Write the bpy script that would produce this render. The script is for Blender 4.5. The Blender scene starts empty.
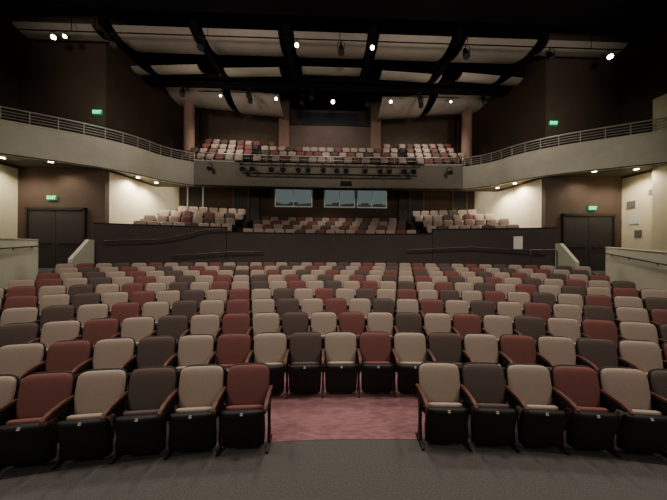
import bpy, math, random, bmesh
from mathutils import Vector, Matrix
random.seed(4)
scene=bpy.context.scene
COL=scene.collection
CZ=2.2   # eye height above the house floor
def R_(z): return z+CZ

# ---------------------------------------------------------------- materials
def mat(name,col,rough=0.7,metal=0.0,noise=0.0,nscale=30,bump=0.0,bscale=200,emit=None,estr=0,col2=None,spec=0.5,stretch=None):
    m=bpy.data.materials.new(name); m.use_nodes=True
    nt=m.node_tree; b=nt.nodes['Principled BSDF']
    b.inputs['Base Color'].default_value=(*col,1); b.inputs['Roughness'].default_value=rough
    b.inputs['Metallic'].default_value=metal
    b.inputs['Specular IOR Level'].default_value=spec
    tc=nt.nodes.new('ShaderNodeTexCoord')
    if noise>0 or col2:
        n=nt.nodes.new('ShaderNodeTexNoise'); n.inputs['Scale'].default_value=nscale; n.inputs['Detail'].default_value=4
        if stretch:
            mp=nt.nodes.new('ShaderNodeMapping'); mp.inputs['Scale'].default_value=stretch
            nt.links.new(tc.outputs['Object'],mp.inputs['Vector']); nt.links.new(mp.outputs['Vector'],n.inputs['Vector'])
        else: nt.links.new(tc.outputs['Object'],n.inputs['Vector'])
        r=nt.nodes.new('ShaderNodeValToRGB')
        c2=col2 if col2 else tuple(c*(1-noise) for c in col)
        c1=col if col2 else tuple(min(1,c*(1+noise)) for c in col)
        r.color_ramp.elements[0].position=0.35; r.color_ramp.elements[1].position=0.65
        r.color_ramp.elements[0].color=(*c2,1); r.color_ramp.elements[1].color=(*c1,1)
        nt.links.new(n.outputs['Fac'],r.inputs['Fac']); nt.links.new(r.outputs['Color'],b.inputs['Base Color'])
    if bump>0:
        n2=nt.nodes.new('ShaderNodeTexNoise'); n2.inputs['Scale'].default_value=bscale
        nt.links.new(tc.outputs['Object'],n2.inputs['Vector'])
        bp=nt.nodes.new('ShaderNodeBump'); bp.inputs['Strength'].default_value=bump; bp.inputs['Distance'].default_value=0.004
        nt.links.new(n2.outputs['Fac'],bp.inputs['Height']); nt.links.new(bp.outputs['Normal'],b.inputs['Normal'])
    if emit:
        b.inputs['Emission Color'].default_value=(*emit,1); b.inputs['Emission Strength'].default_value=estr
    return m
M={}
M['tan']=mat('fabric_tan',(0.30,0.236,0.195),0.95,noise=0.07,nscale=90,bump=0.25,spec=0.15)
M['maroon']=mat('fabric_maroon',(0.155,0.062,0.057),0.95,noise=0.08,nscale=90,bump=0.25,spec=0.15)
M['dark']=mat('fabric_charcoal',(0.086,0.064,0.058),0.95,noise=0.08,nscale=90,bump=0.25,spec=0.15)
M['plastic']=mat('black_plastic',(0.009,0.008,0.008),0.6,spec=.3)
M['iron']=mat('black_metal',(0.015,0.013,0.013),0.5,metal=0.5)
M['wood']=mat('red_wood',(0.088,0.035,0.027),0.55,noise=0.2,nscale=15,spec=.3)
M['plate']=mat('number_plate',(0.38,0.36,0.32),0.4)
M['carpet_red']=mat('carpet_maroon',(0.15,0.064,0.072),0.95,col2=(0.225,0.105,0.118),nscale=7,bump=0.3,stretch=(1,4,1))
M['carpet_grey']=mat('carpet_grey',(0.076,0.071,0.067),0.95,col2=(0.048,0.044,0.042),nscale=70,bump=0.3)
M['carpet_dark_shaded']=mat('carpet_dark_shaded',(0.022,0.016,0.017),0.95,noise=0.2,nscale=45)  # near-black colour holds the shade beneath the seats
M['brown']=mat('wall_brown',(0.078,0.049,0.033),0.85,noise=0.08,nscale=2)
M['brown_upper']=mat('wall_brown_upper',(0.072,0.048,0.033),0.85,noise=0.08,nscale=2)
M['booth']=mat('booth_brown',(0.075,0.050,0.042),0.85,noise=0.08,nscale=2)
M['pier']=mat('booth_pier',(0.19,0.115,0.09),0.85,noise=0.06,nscale=2)
M['parapet']=mat('wall_charcoal',(0.043,0.031,0.029),0.8,noise=0.08,nscale=2)
M['cream']=mat('wall_cream',(0.78,0.70,0.50),0.85,noise=0.04,nscale=3)
M['sage']=mat('wall_sage',(0.54,0.53,0.42),0.85,noise=0.04,nscale=3)
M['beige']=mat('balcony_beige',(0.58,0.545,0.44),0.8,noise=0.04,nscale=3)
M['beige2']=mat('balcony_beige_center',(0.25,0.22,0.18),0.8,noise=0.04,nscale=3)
M['black']=mat('ceiling_black',(0.006,0.005,0.006),0.9,spec=.1)
M['cloud']=mat('acoustic_cloud',(0.345,0.30,0.255),0.8,noise=0.05,nscale=3)
M['soffit']=mat('soffit',(0.10,0.085,0.065),0.8)
M['door']=mat('door_dark',(0.03,0.026,0.028),0.5)
M['frame']=mat('door_frame',(0.014,0.012,0.012),0.5)
M['steel']=mat('steel_rail',(0.62,0.59,0.54),0.4,metal=0.6)
M['rail']=mat('dull_rail',(0.10,0.085,0.075),0.5,metal=0.5)
M['winframe']=mat('window_frame',(0.85,0.88,0.86),0.5,emit=(0.8,0.9,0.88),estr=.05)
M['glass']=mat('booth_glass_glow',(0.02,0.03,0.03),0.06,nscale=1.6,emit=(0.36,0.46,0.44),estr=0.24)  # faint emission stands in for lights reflected in the panes
M['column']=mat('column_plaster',(0.24,0.145,0.11),0.8)
M['lamp']=mat('lamp_glow',(1,0.9,0.7),0.5,emit=(1.0,0.84,0.58),estr=30)
M['green']=mat('exit_green',(0.02,0.5,0.15),0.5,emit=(0.05,1.0,0.35),estr=2.6)
M['exitplate']=mat('exit_plate',(0.02,0.12,0.06),0.5,emit=(0.02,0.5,0.2),estr=0.3)
M['paper']=mat('paper',(0.75,0.72,0.66),0.7)
M['greyplate']=mat('grey_plate',(0.16,0.15,0.13),0.5)
M['console']=mat('console_dark',(0.05,0.06,0.06),0.4)
M['glassd']=mat('dark_lens',(0.03,0.03,0.04),0.1)

# ---------------------------------------------------------------- helpers
def newmesh(name,verts,faces,mats,smooth=False):
    me=bpy.data.meshes.new(name); me.from_pydata([tuple(v) for v in verts],[],faces)
    for m in (mats if isinstance(mats,(list,tuple)) else [mats]): me.materials.append(m)
    bm=bmesh.new(); bm.from_mesh(me); bmesh.ops.recalc_face_normals(bm,faces=bm.faces); bm.to_mesh(me); bm.free()
    if smooth:
        for p in me.polygons: p.use_smooth=True
    return me
def ob(name,me,parent=None,label=None,cat=None,group=None,kind=None,loc=None,rot=None):
    o=bpy.data.objects.new(name,me); COL.objects.link(o)
    if loc is not None: o.location=loc
    if rot is not None: o.rotation_euler=rot
    if parent: o.parent=parent
    if label: o['label']=label
    if cat: o['category']=cat
    if group: o['group']=group
    if kind: o['kind']=kind
    return o
def boxvf(x0,x1,y0,y1,z0,z1):
    v=[(x0,y0,z0),(x1,y0,z0),(x1,y1,z0),(x0,y1,z0),(x0,y0,z1),(x1,y0,z1),(x1,y1,z1),(x0,y1,z1)]
    f=[(0,3,2,1),(4,5,6,7),(0,1,5,4),(1,2,6,5),(2,3,7,6),(3,0,4,7)]
    return v,f
def box(name,x0,x1,y0,y1,z0,z1,m,**k):
    v,f=boxvf(x0,x1,y0,y1,z0,z1); return ob(name,newmesh(name,v,f,m),**k)
def join(parts):
    V=[];F=[]
    for v,f in parts:
        n=len(V); V+=list(v); F+=[tuple(i+n for i in q) for q in f]
    return V,F
def loft(levels,n=16,e=3.0):
    V=[];F=[]
    for (y,z,hw,ht) in levels:
        for i in range(n):
            t=2*math.pi*i/n; c=math.cos(t); s=math.sin(t)
            V.append((hw*math.copysign(abs(c)**(2/e),c), y+ht*math.copysign(abs(s)**(2/e),s), z))
    for l in range(len(levels)-1):
        for i in range(n):
            a=l*n+i; b=l*n+(i+1)%n; F.append((a,b,b+n,a+n))
    F.append(tuple(range(n-1,-1,-1))); F.append(tuple(range((len(levels)-1)*n,len(levels)*n)))
    return V,F
def prism_x(poly,x0,x1):
    n=len(poly); V=[(x0,y,z) for y,z in poly]+[(x1,y,z) for y,z in poly]
    F=[tuple(range(n)),tuple(range(2*n-1,n-1,-1))]+[(i,(i+1)%n,(i+1)%n+n,i+n) for i in range(n)]
    return V,F
def prism_z(poly,z0,z1):
    n=len(poly); V=[(x,y,z0) for x,y in poly]+[(x,y,z1) for x,y in poly]
    F=[tuple(range(n-1,-1,-1)),tuple(range(n,2*n))]+[(i,(i+1)%n,(i+1)%n+n,i+n) for i in range(n)]
    return V,F
def tubevf(pts,r,n=8):
    pts=[Vector(p) for p in pts]; V=[];F=[]
    for i,p in enumerate(pts):
        d=((pts[min(i+1,len(pts)-1)]-p).normalized()+(p-pts[max(i-1,0)]).normalized())
        if d.length<1e-6: d=Vector((0,0,1))
        d.normalize()
        up=Vector((0,0,1)) if abs(d.z)<0.95 else Vector((0,1,0))
        a=d.cross(up).normalized(); b=a.cross(d).normalized()
        for k in range(n):
            t=2*math.pi*k/n; V.append(tuple(p+a*(r*math.cos(t))+b*(r*math.sin(t))))
    for l in range(len(pts)-1):
        for k in range(n):
            q=l*n+k; w=l*n+(k+1)%n; F.append((q,w,w+n,q+n))
    F.append(tuple(range(n-1,-1,-1))); F.append(tuple(range((len(pts)-1)*n,len(pts)*n)))
    return V,F
def cyl(p0,p1,r0,r1,n=16):
    p0=Vector(p0);p1=Vector(p1); d=(p1-p0).normalized(); up=Vector((0,0,1)) if abs(d.z)<.95 else Vector((1,0,0))
    a=d.cross(up).normalized(); b=a.cross(d); V=[];F=[]
    for p,r in ((p0,r0),(p1,r1)):
        for k in range(n):
            t=2*math.pi*k/n; V.append(tuple(p+a*r*math.cos(t)+b*r*math.sin(t)))
    for k in range(n): F.append((k,(k+1)%n,(k+1)%n+n,k+n))
    F.append(tuple(range(n-1,-1,-1))); F.append(tuple(range(n,2*n)))
    return V,F
A0=14.0; CY=-A0
def arcpt(R,x): return (x, CY+math.sqrt(R*R-x*x))
def arcblock(da,db,x0,x1,z0,z1,n=40,z1b=None):
    Ra=A0+da; Rb=A0+db
    if z1b is None: z1b=z1
    V=[];F=[]
    for i in range(n+1):
        x=x0+(x1-x0)*i/n; p=arcpt(Ra,x); q=arcpt(Rb,x)
        V+=[(p[0],p[1],z0),(p[0],p[1],z1),(q[0],q[1],z1b),(q[0],q[1],z0)]
    for i in range(n):
        a=4*i
        for k in range(4): F.append((a+k,a+(k+1)%4,a+4+(k+1)%4,a+4+k))
    F.append((0,1,2,3)); F.append((4*n+3,4*n+2,4*n+1,4*n))
    return V,F
S='structure'

# ---------------------------------------------------------------- theatre seat meshes
back_lv=[(-.002,.37,.20,.018),(0.0,.385,.224,.028),(.018,.48,.234,.034),(.035,.60,.238,.036),(.052,.70,.239,.035),(.063,.77,.237,.032),(.069,.805,.230,.029),(.073,.828,.214,.024),(.076,.843,.184,.017),(.077,.850,.14,.008)]
shell_lv=[(.035,.28,.18,.018),(.045,.32,.222,.024),(.052,.48,.240,.024),(.072,.63,.245,.022),(.095,.765,.243,.018),(.103,.82,.222,.016),(.108,.845,.19,.013),(.110,.857,.14,.008)]
pan_lv=[(-.10,.05,.19,.03),(-.105,.07,.218,.045),(-.12,.22,.230,.055),(-.145,.34,.233,.052),(-.168,.43,.233,.045),(-.177,.465,.230,.035),(-.18,.482,.212,.02)]
cush_lv=[(-.04,.15,.17,.02),(-.05,.19,.2,.03),(-.070,.33,.21,.038),(-.092,.445,.21,.034),(-.102,.475,.20,.026),(-.106,.487,.18,.016)]
def ch_mesh(n,lv,m,ns=20,e=3.4):
    v,f=loft(lv,ns,e); return newmesh(n,v,f,m,True)
ME={}
for c in ('tan','maroon','dark'):
    ME['back_'+c]=ch_mesh('backrest_'+c,back_lv,M[c]); ME['cush_'+c]=ch_mesh('cushion_'+c,cush_lv,M[c])
ME['shell']=ch_mesh('back_shell',shell_lv,M['plastic']); ME['pan']=ch_mesh('seat_pan',pan_lv,M['plastic'])
leg_poly=[(-.17,0),(.07,0),(.07,.025),(-.01,.05),(-.04,.25),(-.03,.46),(.04,.55),(.04,.585),(-.22,.555),(-.23,.53),(-.13,.51),(-.09,.44),(-.08,.25),(-.10,.06),(-.17,.025)]
lv_,lf_=prism_x(leg_poly,-.013,.013); ME['leg']=newmesh('seat_leg',lv_,lf_,M['iron'])
arm_prof=[(.05,.597),(.05,.620),(-.08,.620),(-.20,.602),(-.26,.580),(-.284,.555),(-.288,.530),(-.274,.535),(-.24,.558),(-.14,.585)]
av,af=prism_x(arm_prof,-.018,.018); ME['arm']=newmesh('armrest',av,af,M['wood'])
pv,pf=prism_x([(-.217,.450),(-.208,.474),(-.20,.474),(-.208,.450)],-.014,.014); ME['plate']=newmesh('number_plate',pv,pf,M['plate'])
COLW={'tan':'tan','maroon':'maroon','dark':'charcoal'}
W=.525
def make_chair(x,y,z,ang,color,last,plate,group,extra=''):
    e=bpy.data.objects.new('theatre_seat',None); e.empty_display_size=.2; COL.objects.link(e)
    e.location=(x,y,z); e.rotation_euler=(0,0,ang)
    e['label']='folding theatre seat with %s fabric and wood armrest%s'%(COLW[color],extra)
    e['category']='theatre seat'; e['group']=group
    ob('backrest',ME['back_'+color],e); ob('back_shell',ME['shell'],e)
    s=ob('seat',ME['cush_'+color],e); ob('seat_pan',ME['pan'],s)
    if plate: ob('number_plate',ME['plate'],s)
    sides=[-W/2]+([W/2] if last else [])
    for sx in sides:
        ob('armrest',ME['arm'],e,loc=(sx,0,0)); ob('leg',ME['leg'],e,loc=(sx,0,0))
    return e
pattern=['tan','dark','tan','maroon']
NCH=0
def xlimit(Y): return 8.0+max(0,Y-6.2)*.55
D1=2.84; DS=.855
def rowd(r): return D1+DS*r-(.04 if r else 0)
for r in range(10):
    a0=24.0 if r==0 else (18.0 if r==1 else A0)
    R=a0+rowd(r); z=.09*r
    xs=[]
    if r==0:
        for k in range(0,7): xs+= [1.12+.52*k, -(1.12+.52*k)]
        xs.sort()
    else:
        off=0 if r%2==1 else W/2
        xs=[k*W+off for k in range(-32,32)]
    row=[]
    for s in xs:
        a=s/R; X=R*math.sin(a); Y=-a0+R*math.cos(a)
        if Y<.8 or abs(X)>xlimit(Y) or abs(X)>1.42*Y+.75: continue
        row.append((X,Y,a,s))
    for j,(X,Y,a,s) in enumerate(row):
        if r==0:
            k=int(round((abs(s)-1.12)/.52))
            c=(['maroon','tan','dark','tan','maroon','tan','dark'] if s<0 else ['tan','dark','tan','maroon','tan','dark','tan'])[k]
        else:
            k=int(round(s/W-(0 if r%2==1 else .5)))
            offs=[0,0,3,3,2,1,0,3,1,2][r]
            c=pattern[(-k+offs)%4]
        last=(j==len(row)-1) or (r==0 and s<0 and abs(s)<1.2)
        make_chair(X,Y,z,-a,c,last,r<2,'folding seats in the main seating rows',' in front row' if r==0 else '')
        NCH+=1
for k in range(4):
    R=A0+12.85+.85*k; z=R_(.22)+.32*k
    n=17 if k%2==0 else 16
    for i in range(n):
        s=(i-(n-1)/2)*W; a=s/R
        c=pattern[(i+k*2+(1 if k>1 else 0))%4]
        if random.random()<.25: c='tan'
        make_chair(R*math.sin(a),CY+R*math.cos(a),z,-a,c,i==n-1,False,'folding seats in the raised centre block')
        NCH+=1
print('INDIVIDUAL SEATS',NCH)
tv=[];tf=[];tm=[]
for (v,f),mi in ((loft(back_lv[::2]+[back_lv[-1]],10),0),(loft(shell_lv[::2]+[shell_lv[-1]],8),3),(loft(pan_lv[::2],8),3),(loft(cush_lv[::2]+[cush_lv[-1]],8),0),(([(x-W/2,y,z) for x,y,z in av],af),4),(([(x-W/2,y,z) for x,y,z in lv_],lf_),3)):
    n=len(tv); tv+=v; tf+=[tuple(i+n for i in q) for q in f]; tm+=[mi]*len(f)
SV=[];SF=[];SM=[]
def stuff_chair(x,y,z,ang,ci):
    n=len(SV); ca,sa=math.cos(ang),math.sin(ang)
    for (a,b,c) in tv: SV.append((x+a*ca-b*sa,y+a*sa+b*ca,z+c))
    for q in tf: SF.append(tuple(i+n for i in q))
    for m_ in tm: SM.append(ci if m_==0 else m_)
cmap={'tan':0,'maroon':1,'dark':2}
for side in (-1,1):
    for k in range(4):
        R=A0+12.85+.85*k; z=R_(.43)+.39*k
        n=[8,8,8,7][k]
        for i in range(n):
            s=side*(5.2+(.15 if k%2 else 0)+i*W); a=s/R
            c=pattern[(i*side+k*3)%4]
            if random.random()<.5: c='tan'
            stuff_chair(R*math.sin(a),CY+R*math.cos(a),z,-a,cmap[c])
def bY(y0,x): return y0-x*x/220.0
BB=4.55; BS=.66
for k in range(4):
    z=R_(BB)+BS*k; y0=14.25+.88*k
    for i in range(-17,18):
        x=i*W+(W/2 if k%2 else 0)
        if abs(x)>8.15: continue
        if 4.3<abs(x)<4.8: continue
        if k==3 and abs(x)<3.8: continue
        c=pattern[(i+k)%4]
        if random.random()<.45: c=random.choice(['tan','maroon','tan'])
        stuff_chair(x,bY(y0,x),z,x/110,cmap[c])
me=newmesh('theatre_seat_rows',SV,SF,[M['tan'],M['maroon'],M['dark'],M['plastic'],M['wood']],True)
for p,i in zip(me.polygons,SM): p.material_index=i
ob('theatre_seat_rows',me,label='distant folding seats in tan, maroon and charcoal fabric',cat='theatre seats',group='distant seats of balcony and side blocks',kind='stuff')

# ---------------------------------------------------------------- floors
box('floor',-13.3,13.3,-4,18.3,-.25,0,M['carpet_grey'],kind=S)
PW=1.45
d2=rowd(1)-.22
v,f=arcblock(2.84,d2,-PW,PW,-.02,.004,24,.09); ob('floor_carpet_patch',newmesh('floor_patch',v,f,M['carpet_red']),kind=S)
v,f=arcblock(d2,rowd(1)+.60,-PW,PW,-.02,.09,24); ob('floor_carpet_patch',newmesh('floor_patch',v,f,M['carpet_red']),kind=S)
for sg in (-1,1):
    v,f=arcblock(2.75,d2,sg*PW,sg*9.8,-.02,.005); ob('floor_tier',newmesh('floor_tier',v,f,M['carpet_dark_shaded']),kind=S)  # shade under the front rows put into the colour; the carpet is maroon
    v,f=arcblock(d2,rowd(1)+.60,sg*PW,sg*9.8,-.02,.09); ob('floor_tier',newmesh('floor_tier',v,f,M['carpet_dark_shaded']),kind=S)
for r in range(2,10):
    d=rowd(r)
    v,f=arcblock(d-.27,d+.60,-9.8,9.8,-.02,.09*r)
    ob('floor_tier',newmesh('floor_tier',v,f,M['carpet_dark_shaded']),kind=S)
AF=1.35
v,f=arcblock(11.1,12.0,-9.8,9.8,0,AF); ob('floor_cross_aisle',newmesh('f',v,f,M['carpet_grey']),kind=S)
def wx(Y): return 8.5+(Y-5)*.46
for sg in (-1,1):
    v,f=prism_z([(sg*(wx(5)+.1),5),(sg*(wx(8.9)+.12),8.9),(sg*9.3,9.4),(sg*9.3,10.2),(sg*9.8,10.8),(sg*13.3,10.8),(sg*13.3,5)],0,AF-.002)
    ob('floor_side_landing',newmesh('f',v,f,M['carpet_grey']),kind=S)
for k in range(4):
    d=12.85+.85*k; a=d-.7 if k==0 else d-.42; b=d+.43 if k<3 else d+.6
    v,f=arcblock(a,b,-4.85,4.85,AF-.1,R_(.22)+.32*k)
    ob('floor_rear_tier',newmesh('f',v,f,M['carpet_dark_shaded']),kind=S)
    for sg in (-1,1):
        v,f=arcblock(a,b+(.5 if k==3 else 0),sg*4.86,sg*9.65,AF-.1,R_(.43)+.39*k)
        ob('floor_rear_tier',newmesh('f',v,f,M['carpet_dark_shaded']),kind=S)

# ---------------------------------------------------------------- cross-aisle parapet wall
v,f=arcblock(12.0,12.14,-4.85,4.85,AF,R_(.78)); ob('wall_parapet_center',newmesh('w',v,f,M['parapet']),kind=S)
v,f=arcblock(11.98,12.16,-4.87,4.87,R_(.78),R_(.82)); ob('trim_parapet_center',newmesh('w',v,f,M['plastic']),kind=S)
for sg,nm in ((-1,'left'),(1,'right')):
    v,f=arcblock(12.0,12.14,sg*4.87,sg*9.6,AF,R_(1.0)); ob('wall_parapet_'+nm,newmesh('w',v,f,M['parapet']),kind=S)
    v,f=arcblock(11.98,12.16,sg*4.87,sg*9.6,R_(1.0),R_(1.04)); ob('trim_parapet_'+nm,newmesh('w',v,f,M['plastic']),kind=S)
def handrail(xs,zs,d=11.88):
    N=24; pts=[]
    for i in range(N+1):
        t=i/N; x=xs[0]+(xs[-1]-xs[0])*t; z=zs[-1]
        for a in range(len(xs)-1):
            lo,hi=sorted((xs[a],xs[a+1]))
            if lo-1e-6<=x<=hi+1e-6:
                u=(x-xs[a])/(xs[a+1]-xs[a]); z=zs[a]+(zs[a+1]-zs[a])*u; break
        p=arcpt(A0+d,x); pts.append((p[0],p[1],z))
    parts=[tubevf(pts,.026,8)]
    for i in range(1,N,5):
        p=pts[i]; q=arcpt(A0+11.995,p[0]); parts.append(tubevf([(p[0],p[1],p[2]-.02),(q[0],q[1],p[2]-.08)],.012,6))
    v,f=join(parts); ob('handrail',newmesh('handrail',v,f,M['rail'],True),label='dull metal handrail fixed to charcoal parapet wall',cat='handrail')
handrail([-9.2,-7.2,-5.6,-4.9],[R_(.3),R_(.42),R_(.9),R_(.94)])
handrail([9.2,6.4,3.6],[R_(-.0),R_(.18),R_(.02)])
handrail([-7.0,-4.6,-3.2],[R_(-.3),R_(-.12),R_(-.1)])
v,f=join([tubevf([(9.0,9.5,AF-.3),(9.0,9.5,R_(.0)),(8.9,9.5,R_(.06)),(8.2,9.75,R_(.06)),(8.15,9.78,R_(0)),(8.15,9.78,AF-.5)],.025)])
ob('stair_rail',newmesh('stair_rail',v,f,M['rail'],True),label='dull metal hooped rail at end of seating aisle',cat='handrail')

# ---------------------------------------------------------------- side low walls with rails
for sg,nm in ((-1,'left'),(1,'right')):
    def slopewall(off0,off1,zb0,zb1,zt0,zt1,ya=3.2,yb=8.9):
        V=[]
        for Y,zb,zt in ((ya,zb0,zt0),(yb,zb1,zt1)):
            for o_,z_ in ((off0,zb),(off0,zt),(off1,zt),(off1,zb)): V.append((sg*(wx(Y)+o_),Y,z_))
        return V,[(0,1,2,3),(7,6,5,4)]+[(k,(k+1)%4,4+(k+1)%4,4+k) for k in range(4)]
    t0,t1=(R_(.22),R_(.27)) if sg<0 else (R_(-.25),R_(.16))
    v,f=slopewall(0,.12,0,0,t0,t1); ob('wall_ramp_'+nm,newmesh('w',v,f,M['sage']),kind=S)
    v,f=slopewall(-.02,.14,t0,t1,t0+.03,t1+.03); ob('trim_ramp_'+nm,newmesh('w',v,f,M['beige']),kind=S)
    P=[Vector((sg*(wx(Y)-.08),Y,t0+(t1-t0)*(Y-3.2)/5.7-.2-(8.9-Y)*.05)) for Y in (3.6,8.8)]
    parts=[tubevf(P,.022)]
    for t in (.1,.35,.6,.8,.95):
        p=P[0].lerp(P[1],t); parts.append(tubevf([p,(sg*(wx(p.y)-.003),p.y,p.z-.06)],.012,6))
    v,f=join(parts); ob('handrail',newmesh('handrail',v,f,M['iron'],True),label='dark handrail fixed to pale ramp wall',cat='handrail')
    xa,xb=sorted((sg*9.45,sg*9.6))
    v,f=prism_x([(9.2,.8),(10.05,.8),(10.05,R_(.34)),(9.85,R_(.34)),(9.2,R_(-.4))],xa,xb)
    ob('wall_stair_'+nm,newmesh('w',v,f,M['sage']),kind=S)

# ---------------------------------------------------------------- room walls
TOP=R_(10.6)
SOF=R_(3.35)
for sg,nm in ((-1,'left'),(1,'right')):
    def bx(name,a,b,y0,y1,z0,z1,m):
        xa,xb=sorted((sg*a,sg*b)); return box(name,xa,xb,y0,y1,z0,z1,m,kind=S)
    bx('wall_%s_lower'%nm,13.3,13.5,-4,10.8,0,SOF,M['cream'])
    bx('wall_%s_upper'%nm,13.3,13.5,-4,10.8,SOF,TOP,M['brown_upper'])
    bx('wall_%s_door'%nm,9.7,13.5,10.8,11.0,0,SOF,M['brown'])
    bx('wall_%s_gallery'%nm,9.7,13.5,10.8,11.0,SOF,TOP,M['brown_upper'])
    xa,xb=sorted((sg*9.7,sg*9.9))
    v,f=prism_x([(11.0,0),(16.1,0),(16.1,R_(4.45)),(13.95,R_(3.45)),(11.0,SOF)],xa,xb)
    ob('wall_%s_rear_lower'%nm,newmesh('w',v,f,M['cream']),kind=S)
    v,f=prism_x([(11.0,SOF),(13.95,R_(3.45)),(16.1,R_(4.45)),(18.3,R_(4.45)),(18.3,TOP),(11.0,TOP)],xa,xb)
    ob('wall_%s_rear_upper'%nm,newmesh('w',v,f,M['brown_upper']),kind=S)
box('wall_back',-9.9,9.9,18.1,18.3,R_(3.5),TOP,M['brown_upper'],kind=S)
box('wall_booth',-9.7,9.7,16.1,16.3,0,R_(4.6),M['brown'],kind=S)
box('wall_right_pier',12.8,13.3,8.75,9.4,0,R_(6.1),M['cream'],kind=S)
box('ceiling',-13.5,13.5,-4,18.3,TOP,TOP+.2,M['black'],kind=S)
box('wall_stage',-13.5,13.5,-4.2,-4,0,TOP,M['black'],kind=S)

dn=0
for sg,nm in ((-1,'left'),(1,'right')):
    dn+=1
    cx=sg*11.65
    d=box('door_%d'%dn,cx-1.12,cx-.01,10.72,10.79,AF,R_(1.6),M['door'],kind=S)
    dd2=box('door_%d'%(dn+2),cx+.01,cx+1.12,10.72,10.79,AF,R_(1.6),M['door'],kind=S)
    parts=[boxvf(cx-1.22,cx-1.13,10.68,10.799,AF,R_(1.7)),boxvf(cx+1.13,cx+1.22,10.68,10.799,AF,R_(1.7)),boxvf(cx-1.22,cx+1.22,10.68,10.799,R_(1.61),R_(1.72))]
    v,f=join(parts); ob('trim_%d'%dn,newmesh('t',v,f,M['frame']),kind=S)
    for dd,s2 in ((d,-1),(dd2,1)):
        m_=cx+s2*.56
        v,f=join([boxvf(m_-.4,m_+.4,10.66,10.69,AF+1.0,AF+1.05),boxvf(m_-.38,m_-.34,10.69,10.73,AF+1.0,AF+1.05),boxvf(m_+.34,m_+.38,10.69,10.73,AF+1.0,AF+1.05)])
        ob('push_bar',newmesh('push_bar',v,f,M['iron']),dd)

def exit_sign(x,y,z,lab):
    v,f=boxvf(x-.19,x+.19,y-.06,y,z-.1,z+.1)
    o=ob('exit_sign',newmesh('exit_sign',v,f,M['exitplate']),label=lab,cat='exit sign',group='illuminated exit signs')
    cu=bpy.data.curves.new('sign_lettering','FONT'); cu.body='EXIT'; cu.size=.18; cu.extrude=.004; cu.align_x='CENTER'; cu.align_y='CENTER'; cu.offset=.003
    tmp=bpy.data.objects.new('tmp_text',cu); COL.objects.link(tmp)
    dg=bpy.context.evaluated_depsgraph_get(); dg.update()
    me=bpy.data.meshes.new_from_object(tmp.evaluated_get(dg)); bpy.data.objects.remove(tmp)
    me.materials.clear(); me.materials.append(M['green'])
    t=ob('sign_lettering',me,o,label='glowing green letters EXIT',loc=(x,y-.068,z),rot=(math.pi/2,0,0))
    L=bpy.data.lights.new('exit_glow','POINT'); L.energy=1.0; L.color=(.1,1,.4); L.shadow_soft_size=.1
    lo=bpy.data.objects.new('exit_glow',L); COL.objects.link(lo); lo.location=(x,y-.2,z)
exit_sign(-11.85,10.79,R_(2.13),'green EXIT sign above double doors on brown wall')
exit_sign(11.85,10.79,R_(1.98),'green EXIT sign above double doors on brown wall')
exit_sign(-10.0,10.79,R_(5.8),'green EXIT sign on upper brown wall above gallery')
exit_sign(10.0,10.79,R_(5.8),'green EXIT sign on upper brown wall above gallery')

# ---------------------------------------------------------------- balcony
def chaikin(p,n=2):
    for _ in range(n):
        q=[p[0]]
        for a,b in zip(p[:-1],p[1:]):
            q+= [(a[0]*.75+b[0]*.25,a[1]*.75+b[1]*.25),(a[0]*.25+b[0]*.75,a[1]*.25+b[1]*.75)]
        q.append(p[-1]); p=q
    return p
EX=7.3
wingL=chaikin([(-13.3,8.5),(-11.8,9.35),(-10.0,10.35),(-8.9,11.4),(-8.4,12.6),(-EX,13.3)],3)
wingR=[(-x,y) for x,y in reversed(wingL)]
def cy_(x): return 13.55-.25*(x/EX)**2
cen=[(-EX+2*EX*i/16,cy_(-EX+2*EX*i/16)) for i in range(17)]
slab=[(x,y+.08) for x,y in wingL[:-1]]+[(x,y+.05) for x,y in cen]+[(x,y+.08) for x,y in wingR[1:]]+[(13.3,10.8),(9.7,10.8),(9.7,13.95),(-9.7,13.95),(-9.7,10.8),(-13.3,10.8)]
v,f=prism_z(slab,R_(3.45),R_(3.6)); ob('floor_balcony',newmesh('f',v,f,M['soffit']),kind=S)
v,f=prism_x([(13.95,R_(3.45)),(16.1,R_(4.42)),(16.1,R_(4.5)),(13.95,R_(3.53))],-9.7,9.7); ob('ceiling_rear_stalls',newmesh('c',v,f,M['soffit']),kind=S)
def ribbon(pts,th,z0,z1,sh=0):
    n=len(pts); V=[];inner=[];outer=[]
    for i,p in enumerate(pts):
        a=Vector(pts[max(i-1,0)]); b=Vector(pts[min(i+1,n-1)]); d=(b-a).normalized(); nn=Vector((-d.y,d.x))
        inner.append((p[0]-nn.x*sh,p[1]-nn.y*sh)); outer.append((p[0]+nn.x*th,p[1]+nn.y*th))
    F=[]
    for p,q in zip(inner,outer): V+=[(p[0],p[1],z0),(p[0],p[1],z1),(q[0],q[1],z1),(q[0],q[1],z0)]
    for i in range(n-1):
        a=4*i
        for k in range(4): F.append((a+k,a+(k+1)%4,a+4+(k+1)%4,a+4+k))
    F.append((0,1,2,3)); F.append((4*n-1,4*n-2,4*n-3,4*n-4))
    return V,F
for P,nm in ((wingL,'left'),(wingR,'right')):
    v,f=ribbon(P,.14,R_(3.38),R_(4.58)); ob('wall_balcony_'+nm,newmesh('w',v,f,M['beige']),kind=S)
    v,f=ribbon(P,.17,R_(4.58),R_(4.64),.03); ob('trim_balcony_cap_'+nm,newmesh('w',v,f,M['beige']),kind=S)
    v,f=ribbon(P,.02,R_(3.38),R_(3.42),.02); ob('trim_balcony_base_'+nm,newmesh('w',v,f,M['soffit']),kind=S)
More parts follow.
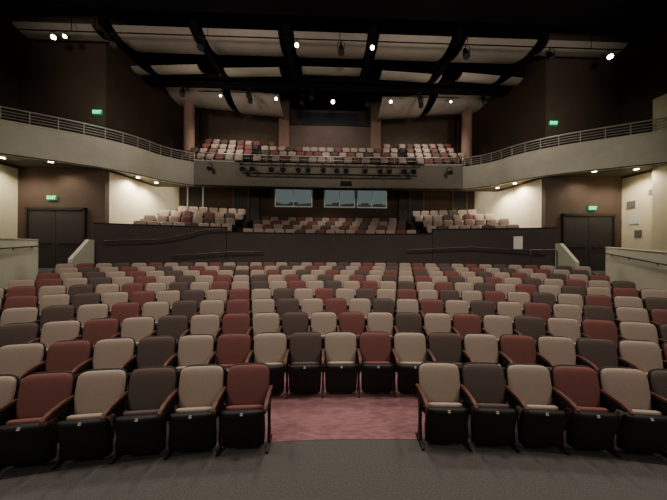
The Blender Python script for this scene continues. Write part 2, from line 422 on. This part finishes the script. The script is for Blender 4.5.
v,f=ribbon(cen,.14,R_(3.45),R_(4.72)); ob('wall_balcony_center',newmesh('w',v,f,M['beige2']),kind=S)
v,f=ribbon(cen,.17,R_(4.72),R_(4.78),.03); ob('trim_balcony_cap_center',newmesh('w',v,f,M['beige']),kind=S)
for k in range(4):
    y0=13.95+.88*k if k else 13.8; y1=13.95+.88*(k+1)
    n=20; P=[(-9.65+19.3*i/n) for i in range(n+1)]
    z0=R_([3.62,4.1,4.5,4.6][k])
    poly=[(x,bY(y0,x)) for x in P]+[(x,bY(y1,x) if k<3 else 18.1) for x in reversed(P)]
    v,f=prism_z(poly,z0,R_(BB)+BS*k); ob('floor_balcony_tier',newmesh('f',v,f,M['carpet_dark_shaded']),kind=S)
for P0 in (wingL,wingR):
    P=[p for p in P0 if abs(p[0])<13.1][:]
    parts=[]
    for h,r in ((.48,.03),(.35,.015),(.24,.015),(.13,.015)):
        parts.append(tubevf([(x,y+.07,R_(4.64)+h) for x,y in P],r,6))
    for x,y in P[::3]+[P[-1]]: parts.append(tubevf([(x,y+.07,R_(4.635)),(x,y+.07,R_(4.64)+.48)],.016,6))
    v,f=join(parts); ob('balcony_railing',newmesh('balcony_railing',v,f,M['steel'],True),label='brushed steel railing with thin horizontal bars on beige balcony front',cat='railing')
parts=[]
X_=[-7.1+14.2*i/24 for i in range(25)]
for h,r in ((.4,.024),(.2,.012)):
    parts.append(tubevf([(x,cy_(x)+.07,R_(4.78)+h) for x in X_],r,6))
for x in X_[::3]: parts.append(tubevf([(x,cy_(x)+.07,R_(4.775)),(x,cy_(x)+.07,R_(4.78)+.4)],.014,6))
v,f=join(parts); ob('balcony_railing',newmesh('balcony_railing',v,f,M['steel'],True),label='thin metal railing on centre balcony front',cat='railing')
PY=12.95
def balpipe(z,x,lab):
    v,f=join([tubevf([(-x,PY,z),(x,PY,z)],.035)]+[tubevf([(xx,PY,z),(xx,cy_(xx)-.035,z)],.02,6) for xx in (-x+.2,-x/2,0,x/2,x-.2)])
    ob('lighting_pipe',newmesh('pipe',v,f,M['iron'],True),label=lab,cat='lighting pipe')
balpipe(R_(4.58),5.0,'black lighting pipe bracketed along balcony front')
balpipe(R_(3.98),4.6,'lower black cable pipe bracketed to balcony front')
def fixture(x,y,z,aim,lit,lab,scale=1.0,group='stage spotlights'):
    e=bpy.data.objects.new('stage_light',None); COL.objects.link(e); e.location=(x,y,z); e['label']=lab; e['category']='stage light'; e['group']=group
    d=(Vector(aim)-Vector((x,y,z))).normalized(); s=scale
    c=Vector((0,0,-.3*s))
    body=join([cyl(c-d*.25*s,c+d*.1*s,.07*s,.10*s),cyl(c+d*.1*s,c+d*.3*s,.12*s,.125*s),cyl(c-d*.32*s,c-d*.25*s,.05*s,.07*s)])
    ob('lamp_body',newmesh('lamp_body',*body,M['plastic']),e)
    side=d.cross(Vector((0,0,1))).normalized()*.14*s
    yk=tubevf([c+side,Vector((0,0,-.08*s))+side,Vector((0,0,-.05*s)),Vector((0,0,-.08*s))-side,c-side],.012*s,6)
    ck=tubevf([(0,0,-.06*s),(0,0,.0)],.025*s,8)
    ob('yoke',newmesh('yoke',*join([yk,ck]),M['iron']),e)
    ln=cyl(c+d*.3*s,c+d*.305*s,(.09 if lit else .105)*s,(.09 if lit else .105)*s)
    ob('lens',newmesh('lens',*ln,M['lamp'] if lit else M['glassd']),e)
    return e
for x in (-4.6,-4.1,-3.1,-2.5,-1.7,-1.2,-.4,.3,.8,1.8,2.6,3.1,3.9,4.4):
    fixture(x,PY,R_(4.543),(x*.5,2,1.5),False,'black stage spotlight clamped to balcony pipe',1.05,'balcony pipe spotlights')
for x in (-6.3,6.4):
    yy=cy_(x)-.4
    v,f=join([tubevf([(x,cy_(x)-.035,R_(4.5)),(x,yy,R_(4.5))],.02,6)])
    e=fixture(x,yy,R_(4.5),(x*.5,2,1.5),False,'black stage spotlight on bracket at balcony corner',.9,'balcony pipe spotlights')
    ob('wall_bracket',newmesh('br',[(a-x,b-yy,c-R_(4.5)) for a,b,c in v],f,M['iron']),e)
v,f=boxvf(.55,1.15,13.3,13.54,R_(3.55),R_(3.75)); ob('wall_speaker',newmesh('ws',v,f,M['plastic']),label='small black speaker box on beige balcony front',cat='speaker')

for sg in (-1,1):
    v,f=cyl((sg*8.6,15.2,R_(4.0)),(sg*8.6,15.2,TOP),.3,.3,24)
    ob('column',newmesh('column',v,f,M['column'],False),kind=S)
bb=R_(6.2); BF=16.6
box('wall_booth_front',-2.75,2.75,BF,BF+.15,bb,R_(8.4),M['booth'],kind=S)
box('trim_booth_sill',-2.75,2.75,BF-.1,BF+.2,R_(8.4),R_(8.46),M['plastic'],kind=S)
box('wall_booth_recess',-2.75,2.75,17.9,18.09,bb,R_(10.2),M['booth'],kind=S)
for sg in (-1,1):
    v,f=prism_z([(sg*2.75,BF-.1),(sg*3.4,BF-.25),(sg*3.4,18.1),(sg*2.75,18.1)],bb,R_(10.2))
    ob('wall_booth_pier',newmesh('w',v,f,M['pier']),kind=S)
box('ceiling_booth',-3.4,3.4,BF-.25,18.1,R_(10.2),R_(10.3),M['black'],kind=S)
box('window_booth',-2.0,2.0,BF+.9,BF+.93,R_(8.5),R_(9.8),M['glassd'],kind=S)

wn=0
for (x0,x1) in ((-3.5,-1.2),(-.3,1.6),(1.85,3.7)):
    wn+=1
    z0,z1=R_(2.85),R_(3.93)
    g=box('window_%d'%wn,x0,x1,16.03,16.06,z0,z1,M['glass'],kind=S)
    xm=(x0+x1)/2; t=.07
    parts=[boxvf(x0-t,x0,16.0,16.1,z0-t,z1+t),boxvf(x1,x1+t,16.0,16.1,z0-t,z1+t),boxvf(x0,x1,16.0,16.1,z0-t,z0),boxvf(x0,x1,16.0,16.1,z1,z1+t),boxvf(xm-.025,xm+.025,16.0,16.1,z0,z1)]
    v,f=join(parts); ob('window_frame',newmesh('window_frame',v,f,M['winframe']),g)
    n=8; top=[.18,.20,.12,.12,.24,.24,.12,.16]
    parts=[boxvf(x0+(x1-x0)*i/n,x0+(x1-x0)*(i+1)/n,16.02,16.029,z0,z0+top[(i+wn)%8]) for i in range(n)]
    v,f=join(parts); ob('control_desk',newmesh('control_desk',v,f,M['console']),g)
for i,(x0,x1) in enumerate(((-9.1,-8.2),(-6.2,-5.3),(5.3,6.2),(8.2,9.1))):
    d=box('door_%d'%(5+i),x0,x1,16.03,16.1,R_(2.0),R_(4.1),M['door'],kind=S)
    v,f=join([boxvf(x0-.06,x0,16.0,16.1,R_(2.0),R_(4.16)),boxvf(x1,x1+.06,16.0,16.1,R_(2.0),R_(4.16)),boxvf(x0,x1,16.0,16.1,R_(4.1),R_(4.16))])
    ob('door_frame',newmesh('door_frame',v,f,M['winframe'] if i==0 else M['column']),d)
for (x0,x1) in ((-5.1,-4.5),(4.5,5.1)):
    box('wall_booth_nib',x0,x1,15.85,16.1,R_(1.2),R_(4.3),M['frame'],kind=S)

def on_arc_notice(x,z0,z1,w,lab):
    p=arcpt(A0+11.985,x); a=-math.asin(x/(A0+12))
    v,f=boxvf(-w/2,w/2,-.012,.012,z0,z1)
    ob('notice_sheet',newmesh('notice',v,f,M['paper']),label=lab,cat='notice',loc=(p[0],p[1],0),rot=(0,0,a))
on_arc_notice(8.3,R_(.1),R_(.66),.34,'white notice sheet on charcoal parapet wall')
for (y,z,h,w,m_) in ((10.45,2.1,.32,.3,'greyplate'),(10.35,1.45,.45,.34,'paper'),(10.2,.8,.3,.24,'greyplate'),(9.75,2.5,.25,.2,'greyplate')):
    v,f=boxvf(13.27,13.299,y-w/2,y+w/2,R_(z)-h/2,R_(z)+h/2)
    ob('wall_plate',newmesh('notice',v,f,M[m_]),label='small %s plate on cream side wall'%('white' if m_=='paper' else 'grey'),cat='wall plate',group='plates on the cream wall')

# ---------------------------------------------------------------- ceiling clouds
TT=TOP-.004
def cloud(x0,x1,y0,y1,z,sag=.3,tilt=.2,roll=0.0,skew=0.0):
    n=12; V=[];F=[]
    for i in range(n+1):
        t=i/n; zz=z-sag*(1-(2*t-1)**2)+tilt*(t-.5)
        ya=y0+(y1-y0)*t
        V+=[(x0,ya+skew,zz-roll),(x1,ya-skew,zz+roll),(x1,ya-skew,zz+roll+.06),(x0,ya+skew,zz-roll+.06)]
    for i in range(n):
        a=4*i
        for k in range(4): F.append((a+k,a+(k+1)%4,a+4+(k+1)%4,a+4+k))
    F.append((0,1,2,3)); F.append((4*n+3,4*n+2,4*n+1,4*n))
    o=ob('acoustic_panel',newmesh('cloud',V,F,M['cloud'],False),label='curved grey-brown acoustic panel hung below black ceiling',cat='acoustic panel',group='suspended ceiling panels')
    ym=(y0+y1)/2
    for x,rr in ((x0+.3,-roll*.8),(x1-.3,roll*.8)):
        v,f=tubevf([(x,ym,z-sag+.05+rr),(x,ym,TT)],.015,6)
        ob('hanger_rod',newmesh('hanger_rod',v,f,M['black']),o)
for xb in [-12.5,-8.75,-5.3,-1.72,1.72,5.3,8.75]:
    y1=11.25 if abs(xb+1.5)<7.9 else 10.74
    cloud(xb+.15,xb+3.1+(.4 if xb>8 else 0),9.8,y1,R_(8.72),.2,.15)
for (xa,xb,sk) in ((-9.5,-6.3,.12),(-5.5,-2.5,.08),(2.4,5.4,-.08),(6.3,9.5,-.12)):
    cloud(xa,xb,11.75,12.45,R_(8.62),.1,.1,0,sk)
cloud(-1.45,1.45,11.8,12.45,R_(8.8),.08,.1)
for sg in (-1,1):
    for (xa,xb,zz,ro) in ((6.1,9.5,9.1,.22),(2.9,5.75,8.75,.2)):
        a,b=sorted((sg*xa,sg*xb))
        cloud(a,b,13.9,16.1,R_(zz),.3,-.1,ro*sg,-.2*sg)
for xb in (-8.92,-5.47,-1.9,1.5,5.08,8.53):
    sh=.3*xb/8.9
    V=[];F=[]
    prof=[(9.62,8.62,.24),(10.2,8.50,.22),(10.9,8.40,.22),(11.5,8.34,.22),(12.0,8.40,.22),(12.42,8.5,.22)]
    for (y,z,h) in prof:
        dx=sh*((y-9.62)/2.9)**1.5
        for (ox,oz) in ((-.08,0),(.2,0),(.2,h),(-.08,h)): V.append((xb+ox-dx,y,R_(z)+oz))
    for i in range(len(prof)-1):
        a=4*i
        for k in range(4): F.append((a+k,a+(k+1)%4,a+4+(k+1)%4,a+4+k))
    e_=4*len(prof); F.append((0,1,2,3)); F.append((e_-1,e_-2,e_-3,e_-4))
    vv=tubevf([(xb+.03,11.5,R_(8.5)),(xb+.03,11.5,TT)],.03,6)
    v,f=join([(V,F),vv])
    ob('ceiling_rib',newmesh('rib',v,f,M['black']),label='black structural rib between acoustic panels',cat='ceiling beam',group='ceiling ribs')
def catwalk(y0,y1,z,x0,x1):
    parts=[boxvf(x0,x1,y0,y1,z,z+.12),boxvf(x0,x1,y0,y0+.05,z,z+.35)]
    for h in (.6,1.0):
        if z+h<TOP-.1: parts+= [tubevf([(x0,y0+.03,z+h),(x1,y0+.03,z+h)],.03,6),tubevf([(x0,y1-.03,z+h),(x1,y1-.03,z+h)],.03,6)]
    x=x0+.1
    while x<x1:
        parts+= [tubevf([(x,y0+.03,z),(x,y0+.03,TT)],.025,6)]; x+=1.9
    v,f=join(parts); ob('catwalk',newmesh('catwalk',v,f,M['black']),label='black steel catwalk with pipe rails under ceiling',cat='catwalk')
catwalk(8.0,9.2,R_(8.75),-13.2,13.2)
catwalk(12.7,13.3,R_(8.6),-9.6,9.6)
def hungpipe(y,z,x0,x1):
    n=5
    v,f=join([tubevf([(x0,y,z),(x1,y,z)],.02)]+[tubevf([(x0+(x1-x0)*(i+.5)/n,y,z),(x0+(x1-x0)*(i+.5)/n,y,TT)],.012,6) for i in range(n)])
    ob('lighting_pipe',newmesh('pipe',v,f,M['black'],True),label='black lighting pipe hung from ceiling on rods',cat='lighting pipe',group='hung lighting pipes')
hungpipe(9.45,R_(8.1),-12.3,12.8); hungpipe(13.5,R_(8.55),-7.2,7.2); hungpipe(12.57,R_(8.25),-9.3,9.3)

def spotlight(x,y,z,aim,e,ang,size=.25,col=(1,.88,.74),blend=.7):
    L=bpy.data.lights.new('room_or_fill_light','SPOT'); L.energy=e; L.spot_size=math.radians(ang); L.spot_blend=blend; L.shadow_soft_size=size; L.color=col
    o=bpy.data.objects.new('room_or_fill_light',L); COL.objects.link(o); o.location=(x,y,z)
    d=Vector(aim)-Vector((x,y,z)); o.rotation_euler=d.to_track_quat('-Z','Y').to_euler(); return o
for (x,row,s,ax) in ((-10.4,0,.8,-6),(-9.95,0,.65,-9),(-1.4,0,.8,-1),(1.5,0,.8,1),(11.0,0,.95,8),(0.1,1,1.05,0),(-3.0,1,.8,-3),(3.3,1,.8,3),(6.7,1,.55,5),(-6.0,1,.55,-5)):
    y,z=((9.45,R_(8.077)),(13.5,R_(8.527)))[row]
    fixture(x,y,z,(ax*.7,y-7,R_(3)),True,'lit black spotlight hanging from ceiling pipe',s,'lit ceiling spotlights')
for (x,row) in ((-7.5,2),(-4.2,2),(-1.0,2),(4.6,2),(8,2),(-8.2,0),(-5,0),(5.2,0),(8.6,0),(0.3,0),(-1.6,1),(2.0,1),(-4.4,1),(5.0,1)):
    y,z=((9.45,R_(8.077)),(13.5,R_(8.527)),(12.57,R_(8.227)))[row]
    fixture(x,y,z,(x*.7,y-6,0),False,'unlit black spotlight hanging from ceiling pipe',1.0,'unlit ceiling spotlights')

# ---------------------------------------------------------------- lights
for x,y in ((-6,7.2),(0,7.2),(6,7.2),(-5,3),(5,3),(0,4)):
    spotlight(x,y-1.0,R_(7.6),(x*1.0,y+.4,0),1100,100,.5)
spotlight(-5,-2.5,6.5,(-3,10,0.5),700,100,.8)
spotlight(5,-2.5,6.5,(3,10,0.5),700,100,.8)
for x in (-6.2,6.2): spotlight(x,13.6,R_(8.1),(x,15.5,R_(6)),480,120,.3)
spotlight(0,13.4,R_(8.1),(0,15.8,R_(6.5)),480,120,.3)
for x in (-6,0,6): spotlight(x,2.5,R_(4.1),(x*1.1,11.5,R_(9.0)),1000,75,.5,(1,.88,.75))  # unseen uplights added to stand in for bounce on the ceiling panels
for sg in (-1,1):
    spotlight(sg*6,9.0,R_(5.2),(sg*6.2,15,R_(9.0)),320,70,.4,(1,.86,.7),1)  # added fill without fixtures, brightens the rear ceiling panels
    spotlight(sg*3.5,2.0,R_(6.2),(sg*10,10.0,R_(4.0)),1150,42,.4,(1,.91,.77),1)  # unseen spots added to lift the balcony wing fronts
def downlight(x,y,z,e,lab='round recessed downlight glowing in soffit'):
    v,f=cyl((x,y,z),(x,y,z-.03),.07,.07,16); o=ob('downlight',newmesh('downlight',v,f,M['lamp']),label=lab,cat='downlight',group='soffit downlights')
    v,f=cyl((x,y,z-.001),(x,y,z-.015),.11,.11,16); ob('downlight_trim',newmesh('dt',v,f,M['plate']),o)
    spotlight(x,y,z-.08,(x,y,z-3),e,150,.08,(1,.86,.66))
for sg in (-1,1):
    downlight(sg*9.3,12.1,R_(3.45),290); downlight(sg*9.05,13.0,R_(3.45),290)
    downlight(sg*11.2,10.1,R_(3.45),100); downlight(sg*12.6,9.75,R_(3.45),190)
    spotlight(sg*7.0,14.6,R_(3.55),(sg*9.7,13.6,R_(2.2)),170,130,.1)  # extra fill, no fixture, added to brighten the cream side wall
    spotlight(sg*5.5,13.8,R_(3.3),(sg*6,14,0),80,150,.1)  # added fill under the balcony, has no fixture
spotlight(0,13.8,R_(3.3),(0,14,0),120,150,.1)  # centre fill below the soffit, likewise added without a fixture

w=bpy.data.worlds.new('World'); scene.world=w; w.use_nodes=True
w.node_tree.nodes['Background'].inputs[0].default_value=(1,.85,.7,1); w.node_tree.nodes['Background'].inputs[1].default_value=.02

cam=bpy.data.cameras.new('Camera'); cam.sensor_width=36; cam.lens=245/667*36; cam.clip_start=.05
co=bpy.data.objects.new('Camera',cam); COL.objects.link(co)
mt=Matrix.Translation((-.235,0,CZ))@Matrix.Rotation(math.radians(-1.8),4,'Z')@Matrix.Rotation(math.radians(90),4,'X')@Matrix.Rotation(math.radians(.4),4,'Z')
co.matrix_world=mt
scene.camera=co
